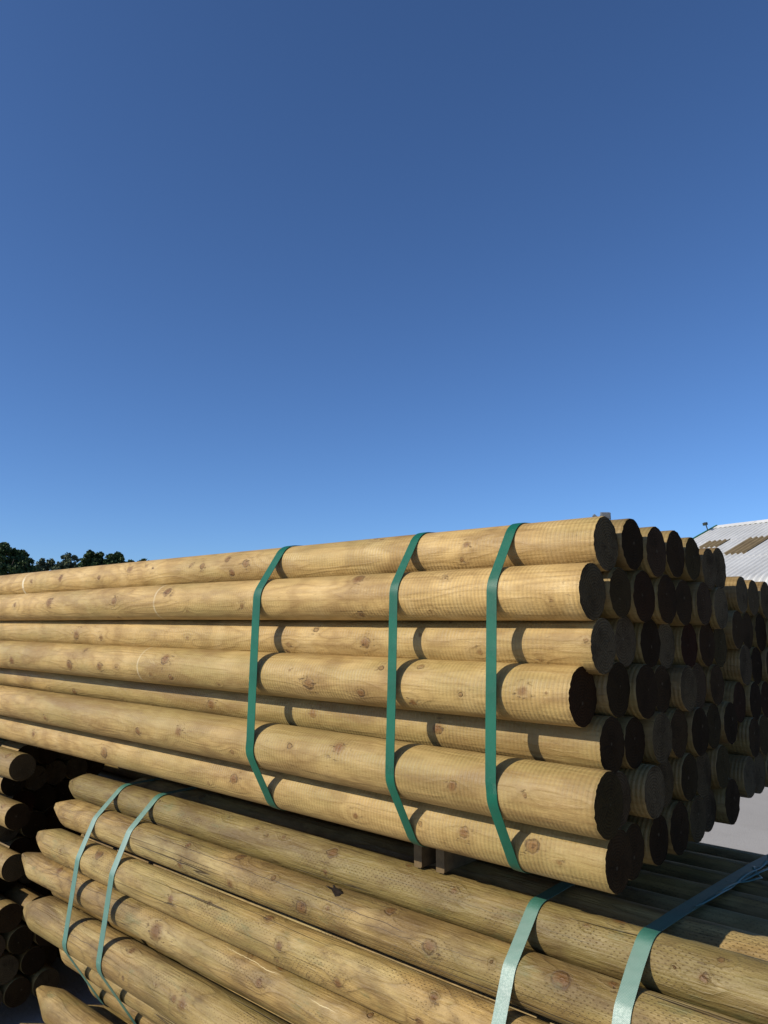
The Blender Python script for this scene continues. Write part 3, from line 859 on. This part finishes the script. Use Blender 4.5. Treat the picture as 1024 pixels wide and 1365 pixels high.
for j, (y0, y1, dx, amp) in enumerate(((1.78, 2.22, 0.036, 0.006), (1.90, 2.30, 0.046, 0.009), (1.98, 2.16, 0.056, 0.008))):
    V, F, uv = [], [], []
    ys = np.linspace(y0, y1, 26)
    for i, y in enumerate(ys):
        f = i / 25
        xx = x + 0.05 * (y - 1.53) / 0.8 + 0.014 + (dx - 0.022) * math.sin(math.pi * min(1, f * 1.1)) + amp * math.sin(f * 9 + j * 2)
        zz = LOW_TOP + 0.004 + 0.006 * math.sin(f * 7 + j) ** 2
        for (a, b) in ((-.004, 0), (.004, 0), (.004, .001), (-.004, .001)): V.append((xx + a, y, zz + b)); 
    for i in range(25):
        for k in range(4):
            f = (i * 4 + k, (i + 1) * 4 + k, (i + 1) * 4 + (k + 1) % 4, i * 4 + (k + 1) % 4); F.append(f); uv += [(V[q][0], V[q][1]) for q in f]
    link('frayed_strand', mesh_from('frayed_strand', np.array(V) - np.array(so.location), np.array(F), M_STRAP2, True, uv), so)
strap('packing_strap', [p for p in left if p.z > 0.35], lambda y, z: -3.88, 0.035, M_STRAP, 'green strap on the left pile just inside the left edge', 'straps on the left pile')

# ================================================================== SMALL DEBRIS
def bark_scrap(px, py, label):
    p = low[1]
    c = at_y(px, py, 1.497)
    rng = np.random.default_rng(5)
    V, F = [], []
    n = 16
    rr = [0.016 * rng.uniform(0.35, 1.25) for _ in range(n)]
    for layer in (0, 1):
        for k in range(n):
            a = 2 * math.pi * k / n; r = rr[k] * (1 - 0.25 * layer)
            V.append((r * 1.9 * math.cos(a), layer * -0.005 + rng.normal(0, .0015) + 0.004 * math.cos(a * 2), r * 0.75 * math.sin(a)))
    F = [tuple(range(n)), tuple(range(n, 2 * n))[::-1]] + [(k, n + k, n + (k + 1) % n, (k + 1) % n) for k in range(n)]
    o = link('bark_scrap', mesh_from('bark_scrap', V, F, M_BARK, False), None, c)
    o.rotation_euler = (-0.75, 0.30, 0.0)
    tag(o, label, 'bark')
bark_scrap(447, 1186, 'torn black bark scrap wedged between the two topmost stakes of the lower bundle')

# ================================================================== SHED with corrugated roof
def make_shed():
    D = 26.0
    R0 = at_depth(957.5, 703, D)
    v = ray(-70, HORIZON); a = -np.array([v[0], v[1], 0]); a /= np.linalg.norm(a)      # along the ridge, towards us
    h = np.array([-a[1], a[0], 0]);
    if h @ FW > 0: h = -h                                                              # downslope, towards us
    pit = math.radians(22.5)
    dn = h * math.cos(pit) - np.array([0, 0, math.sin(pit)])
    nr_ = h * math.sin(pit) + np.array([0, 0, math.cos(pit)])
    LEN, SL = 16.0, 5.3
    base = np.array([R0[0], R0[1], 0.0])
    shed = empty('farm_shed', base)
    tag(shed, 'low shed with pale corrugated roof and two brown rooflight panels behind the poles', 'shed')
    mroof = plain_material('fibre_cement_sheet', (0.63, 0.63, 0.615), 0.85, 0.14, 1.2, 0.2)
    mlight = plain_material('aged_rooflight', (0.26, 0.195, 0.105), 0.6, 0.25, 2.0, 0.3)
    mgreen = plain_material('green_verge_trim', (0.03, 0.16, 0.09), 0.5, 0.2, 4)
    mwall = plain_material('rendered_wall', (0.42, 0.40, 0.36), 0.9, 0.2, 2, bump=0.004)
    PITCHW, AMP = 0.185, 0.052
    def sheet(u0, u1, s0, s1, lift, curve, name, mat):
        nu = int((u1 - u0) / PITCHW * 8) + 1
        us = np.linspace(u0, u1, nu)
        path = []                     # (point offset, normal) along slope
        for s in np.linspace(s0, s1, max(2, int((s1 - s0) / 0.6) + 1)): path.append((dn * s, nr_))
        if curve:
            rad = 0.45; o = dn * s1 - nr_ * rad
            for q in np.linspace(0, math.radians(70), 9)[1:]:
                nn = nr_ * math.cos(q) + dn * math.sin(q)
                path.append((o + nn * rad, nn))
        V = []
        for (p, nn) in path:
            for u in us:
                V.append(R0 - base + a * u + p + nn * (lift - 0.012 + AMP * math.cos(2 * math.pi * u / PITCHW)))
        m = len(us)
        F = [(i * m + k, (i + 1) * m + k, (i + 1) * m + k + 1, i * m + k + 1) for i in range(len(path) - 1) for k in range(m - 1)]
        o = link(name, mesh_from(name, V, F, mat, False), shed)
        sm = o.modifiers.new('thick', 'SOLIDIFY'); sm.thickness = 0.008; sm.offset = -1
        return o
    # sheet courses: each overlaps the next
    cuts = [0.0, 1.75, 3.55, SL]
    for i in range(3):
        sheet(0.0, LEN, cuts[i], cuts[i + 1] + (0.12 if i < 2 else 0), 0.024 - 0.012 * i, i == 2, 'roof_sheeting', mroof)
    # far slope
    dn0, nr0 = dn, nr_
    dnb = -h * math.cos(pit) - np.array([0, 0, math.sin(pit)])
    m2 = MB(); m2.box(R0 - base + a * LEN / 2 + dnb * SL / 2 - np.array([0, 0, 0.02]), (LEN, SL, 0.03), a, dnb, np.cross(a, dnb))
    m2.build('far_roof_slope', mroof, shed)
    # rooflights
    def roof_us(x, y):
        r = ray(x, y); q = EYE + r * (((R0 - EYE) @ nr_) / (r @ nr_)) - R0
        return q @ a, q @ dn
    for tl, tr, bl in (((944, 724), (974, 722.4), (930, 732.5)), ((1005, 718.7), (1030, 716), (967.8, 740.5))):
        (u0, s0), (u1, _), (u2, s1) = roof_us(*tl), roof_us(*tr), roof_us(*bl)
        print('rooflight', u0, u1, u2, s0, s1)
        sheet(round((u0 + u2) / 2 / PITCHW) * PITCHW, round((u1 - u0 + (u0 + u2) / 2) / PITCHW) * PITCHW, s0, s1, 0.044, False, 'rooflight_panel', mlight)
    print('eave', roof_us(1007, 770), roof_us(1015, 760))
    # ridge capping in lengths
    ncap = 11
    for i in range(ncap):
        mb = MB(); u = LEN * (i + 0.5) / ncap
        c = R0 - base + a * u
        mb.box(c + dn * 0.12 + nr_ * 0.062, (LEN / ncap - 0.01, 0.25, 0.02), a, dn, np.cross(a, dn))
        mb.box(c - h * 0.11 - np.array([0, 0, 0.045]) + np.array([0, 0, 0.062]), (LEN / ncap - 0.01, 0.25, 0.02), a, dnb, np.cross(a, dnb))
        mb.build('ridge_cap', mroof, shed)
    # green verge trim down the gable
    mb = MB(); mb.box(R0 - base - a * 0.03 + dn * (SL / 2) + nr_ * 0.02, (0.05, SL, 0.16), a, dn, nr_)
    mb.build('verge_trim', mgreen, shed)
    # walls
    eave = dn * (SL + 0.30)
    zt = (R0 + eave)[2] - 0.25
    hw = (eave @ h) - 0.15
    mb = MB()
    c = R0 - base; c = np.array([0, 0, 0])
    for sgn in (1, -1):
        mb.box(c + a * LEN / 2 + h * hw * sgn + np.array([0, 0, zt / 2]), (LEN - 0.3, 0.2, zt), a, h, (0, 0, 1))
    mb.build('side_wall', mwall, shed)
    gw = hw - 0.1
    for u in (0.25, LEN - 0.25):
        pts = [(-gw, 0), (gw, 0), (gw, zt), (0, R0[2] - 0.16), (-gw, zt)]
        V = []
        for du in (-0.1, 0.1):
            for (q, z) in pts: V.append(a * (u + du) + h * q + np.array([0, 0, z]))
        F = [(0, 1, 2, 3, 4), (9, 8, 7, 6, 5)] + [(k, 5 + k, 5 + (k + 1) % 5, (k + 1) % 5) for k in range(5)]
        link('gable_wall', mesh_from('gable_wall', V, F, mwall, False), shed)
    # small dark lamp fixed above the verge
    mb = MB()
    q = R0 - base + dn * 0.55 + nr_ * 0.12 - a * 0.02
    mb.tube([q - nr_ * 0.05, q + nr_ * 0.16], 0.018)
    mb.box(q + nr_ * 0.20 - a * 0.02, (0.13, 0.10, 0.09), a, dn, nr_)
    mb.build('gable_lamp', plain_material('dark_lamp', (0.04, 0.05, 0.045), 0.6), shed)
make_shed()

# ================================================================== FLOODLIGHT MAST behind the top pole
def make_mast():
    D = 24.0
    c = at_depth(807, 687.5, D)
    root = empty('floodlight_mast', (c[0], c[1], 0))
    tag(root, 'grey floodlight on a mast peeping over the topmost pole', 'floodlight')
    mg = plain_material('grey_lamp_metal', (0.17, 0.18, 0.19), 0.5, 0.2, 10)
    fh = np.array([FW[0], FW[1], 0]); fh /= np.linalg.norm(fh)
    rt = RT
    z = c[2]
    mb = MB(); mb.tube([(0, 0, 0), (0, 0, z - 0.16)], [0.06, 0.045], 12); mb.build('pole', mg, root)
    mb = MB(); mb.box(rt * -0.05 + np.array([0, 0, z - 0.16]), (0.62, 0.05, 0.05), rt, fh, (0, 0, 1)); mb.build('cross_bar', mg, root)
    f2 = fh * 0.95 + np.array([0, 0, 0.3]); f2 /= np.linalg.norm(f2); u2 = np.cross(rt, f2)
    mb = MB(); p0 = np.array([0, 0, z]); mb.box(p0, (0.30, 0.14, 0.21), rt, f2, u2); mb.box(p0 - f2 * 0.085, (0.25, 0.03, 0.16), rt, f2, u2)
    for s in (-1, 1): mb.box(p0 + rt * 0.165 * s - np.array([0, 0, .07]), (0.012, 0.04, 0.17), rt, fh, (0, 0, 1))
    mb.build('lamp_head', mg, root, bevel=0.006)
    r3 = rt * 0.75 + np.array([0, 0, -0.66]); r3 /= np.linalg.norm(r3)
    mb = MB(); p1 = rt * -0.31 + np.array([0, 0, z - 0.045])
    mb.box(p1, (0.20, 0.12, 0.08), r3, fh, np.cross(r3, fh))
    mb.tube([rt * -0.31 + np.array([0, 0, z - 0.16]), p1], 0.015)
    mb.build('tilted_lamp', mg, root, bevel=0.004)
make_mast()

# ================================================================== TREES beyond the yard
def leaf_material(name, c):
    t = NT(name)
    g = t.n('NewGeometry'); r = g.outputs['Random Per Island']
    col = t.mix(r, tuple(q * 0.65 for q in c), tuple(q * 1.35 for q in c))
    col = t.mix(t.ramp(t.math('FRACT', t.math('MULTIPLY', r, 13.7)), 0.8, 1.0, 0, 0.5), col, (c[0] * 1.9, c[1] * 1.5, c[2]))
    return t.done(col, 0.6, 0.25)
M_LEAF = [leaf_material('leaf_dark', (0.040, 0.070, 0.022)), leaf_material('leaf_mid', (0.055, 0.088, 0.032)), leaf_material('leaf_grey', (0.095, 0.12, 0.07))]
M_TRUNK = plain_material('tree_bark', (0.10, 0.075, 0.055), 0.9, 0.4, 3, bump=0.02)
def make_tree(px, ty, hw, D, mi, dens, label, seed):
    rng = np.random.default_rng(seed)
    top = at_depth(px, ty, D)
    W = hw / FPX * D * 1.3; Ht = top[2]
    base = np.array([top[0], top[1], 0.0])
    ch = min(Ht * 0.72, max(W * 2.1, 4.0)); zc = Ht - ch / 2
    root = empty('broadleaf_tree', base)
    tag(root, label, 'tree', 'trees on the skyline')
    # trunk and limbs
    mb = MB()
    tr = 0.16 + W * 0.035
    mb.tube([(0, 0, 0), (rng.normal(0, .1), rng.normal(0, .1), Ht * .3), (rng.normal(0, .2), rng.normal(0, .2), Ht * .6), (rng.normal(0, .2), rng.normal(0, .2), Ht * .93)], [tr, tr * .8, tr * .5, tr * .08], 8)
    mb.build('trunk', M_TRUNK, root, smooth=True)
    mb = MB()
    nb = 11
    cl = []
    for k in range(nb):
        z0 = Ht * rng.uniform(0.28, 0.75); az = rng.uniform(0, 6.28); ln = W * rng.uniform(0.55, 0.95)
        e = np.array([math.cos(az) * ln, math.sin(az) * ln, z0 + ln * rng.uniform(0.4, 1.0)])
        e[2] = min(e[2], Ht * 0.93)
        mb.tube([(0, 0, z0), e * np.array([.5, .5, 0]) + np.array([0, 0, (z0 + e[2]) / 2 - .1]), e], [tr * .4, tr * .25, tr * .06], 6)
        cl.append(e)
    mb.build('limbs', M_TRUNK, root, smooth=True)
    # crown: leaf clumps through an uneven volume
    n = int(70 * dens + 40)
    P = []
    while len(P) < n:
        q = rng.uniform(-1, 1, 3)
        if np.linalg.norm(q) > 1: continue
        az = math.atan2(q[1], q[0])
        lim = 0.82 + 0.18 * math.sin(3 * az + seed) * math.cos(2.3 * q[2] + seed)
        if np.linalg.norm(q) > lim or np.linalg.norm(q) < 0.25: continue
        egg = 1.0 - 0.30 * max(q[2], 0)
        P.append(np.array([q[0] * W * egg, q[1] * W * egg, zc + q[2] * ch / 2 * 1.02]))
    per = int(85 * dens)
    cs = np.repeat(np.array(P), per, 0)
    crad = np.repeat(rng.uniform(0.28, 0.62, n) * (0.35 + W * 0.16), per)
    d = rng.normal(0, 1, cs.shape); d /= np.linalg.norm(d, axis=1)[:, None]
    pos = cs + d * (crad * rng.uniform(0.3, 1.0, len(cs)) ** 0.6)[:, None] * np.array([1.15, 1.15, 0.8])
    ax = rng.normal(0, 1, cs.shape); ax /= np.linalg.norm(ax, axis=1)[:, None]
    ay = np.cross(ax, rng.normal(0, 1, cs.shape)); ay /= np.linalg.norm(ay, axis=1)[:, None]
    s = rng.uniform(0.07, 0.16, len(cs))[:, None]
    V = np.stack([pos - ax * s * 1.4, pos - ay * s * .8, pos + ax * s * 1.4, pos + ay * s * .8], 1).reshape(-1, 3)
    F = np.arange(len(V)).reshape(-1, 4)
    link('crown', mesh_from('crown', V, F, M_LEAF[mi], False), root)
make_tree(8, 724, 36, 78, 0, 2.0, 'large dark green tree at the left edge of the skyline', 1)
make_tree(-45, 735, 34, 82, 0, 1.2, 'dark tree mostly cut off by the left edge', 2)
make_tree(44, 752, 12, 84, 1, 1.0, 'low dark bush at the foot of the large left tree', 9)
make_tree(64, 739, 14, 92, 2, 0.55, 'thin greyish see-through tree right of the large dark tree', 3)
make_tree(92, 739, 17, 92, 2, 0.7, 'grey green airy tree, second small one from the left', 4)
make_tree(127, 733, 18, 86, 0, 1.3, 'dense round green tree in the middle of the skyline row', 5)
make_tree(155, 734, 15, 86, 0, 1.3, 'dense green tree at the right of the round pair', 6)
make_tree(174, 745, 6, 95, 1, 0.6, 'tiny treetop poking above the top pole', 7)
make_tree(193, 742, 13, 100, 1, 0.8, 'low treetop farthest right, barely above the top pole', 8)
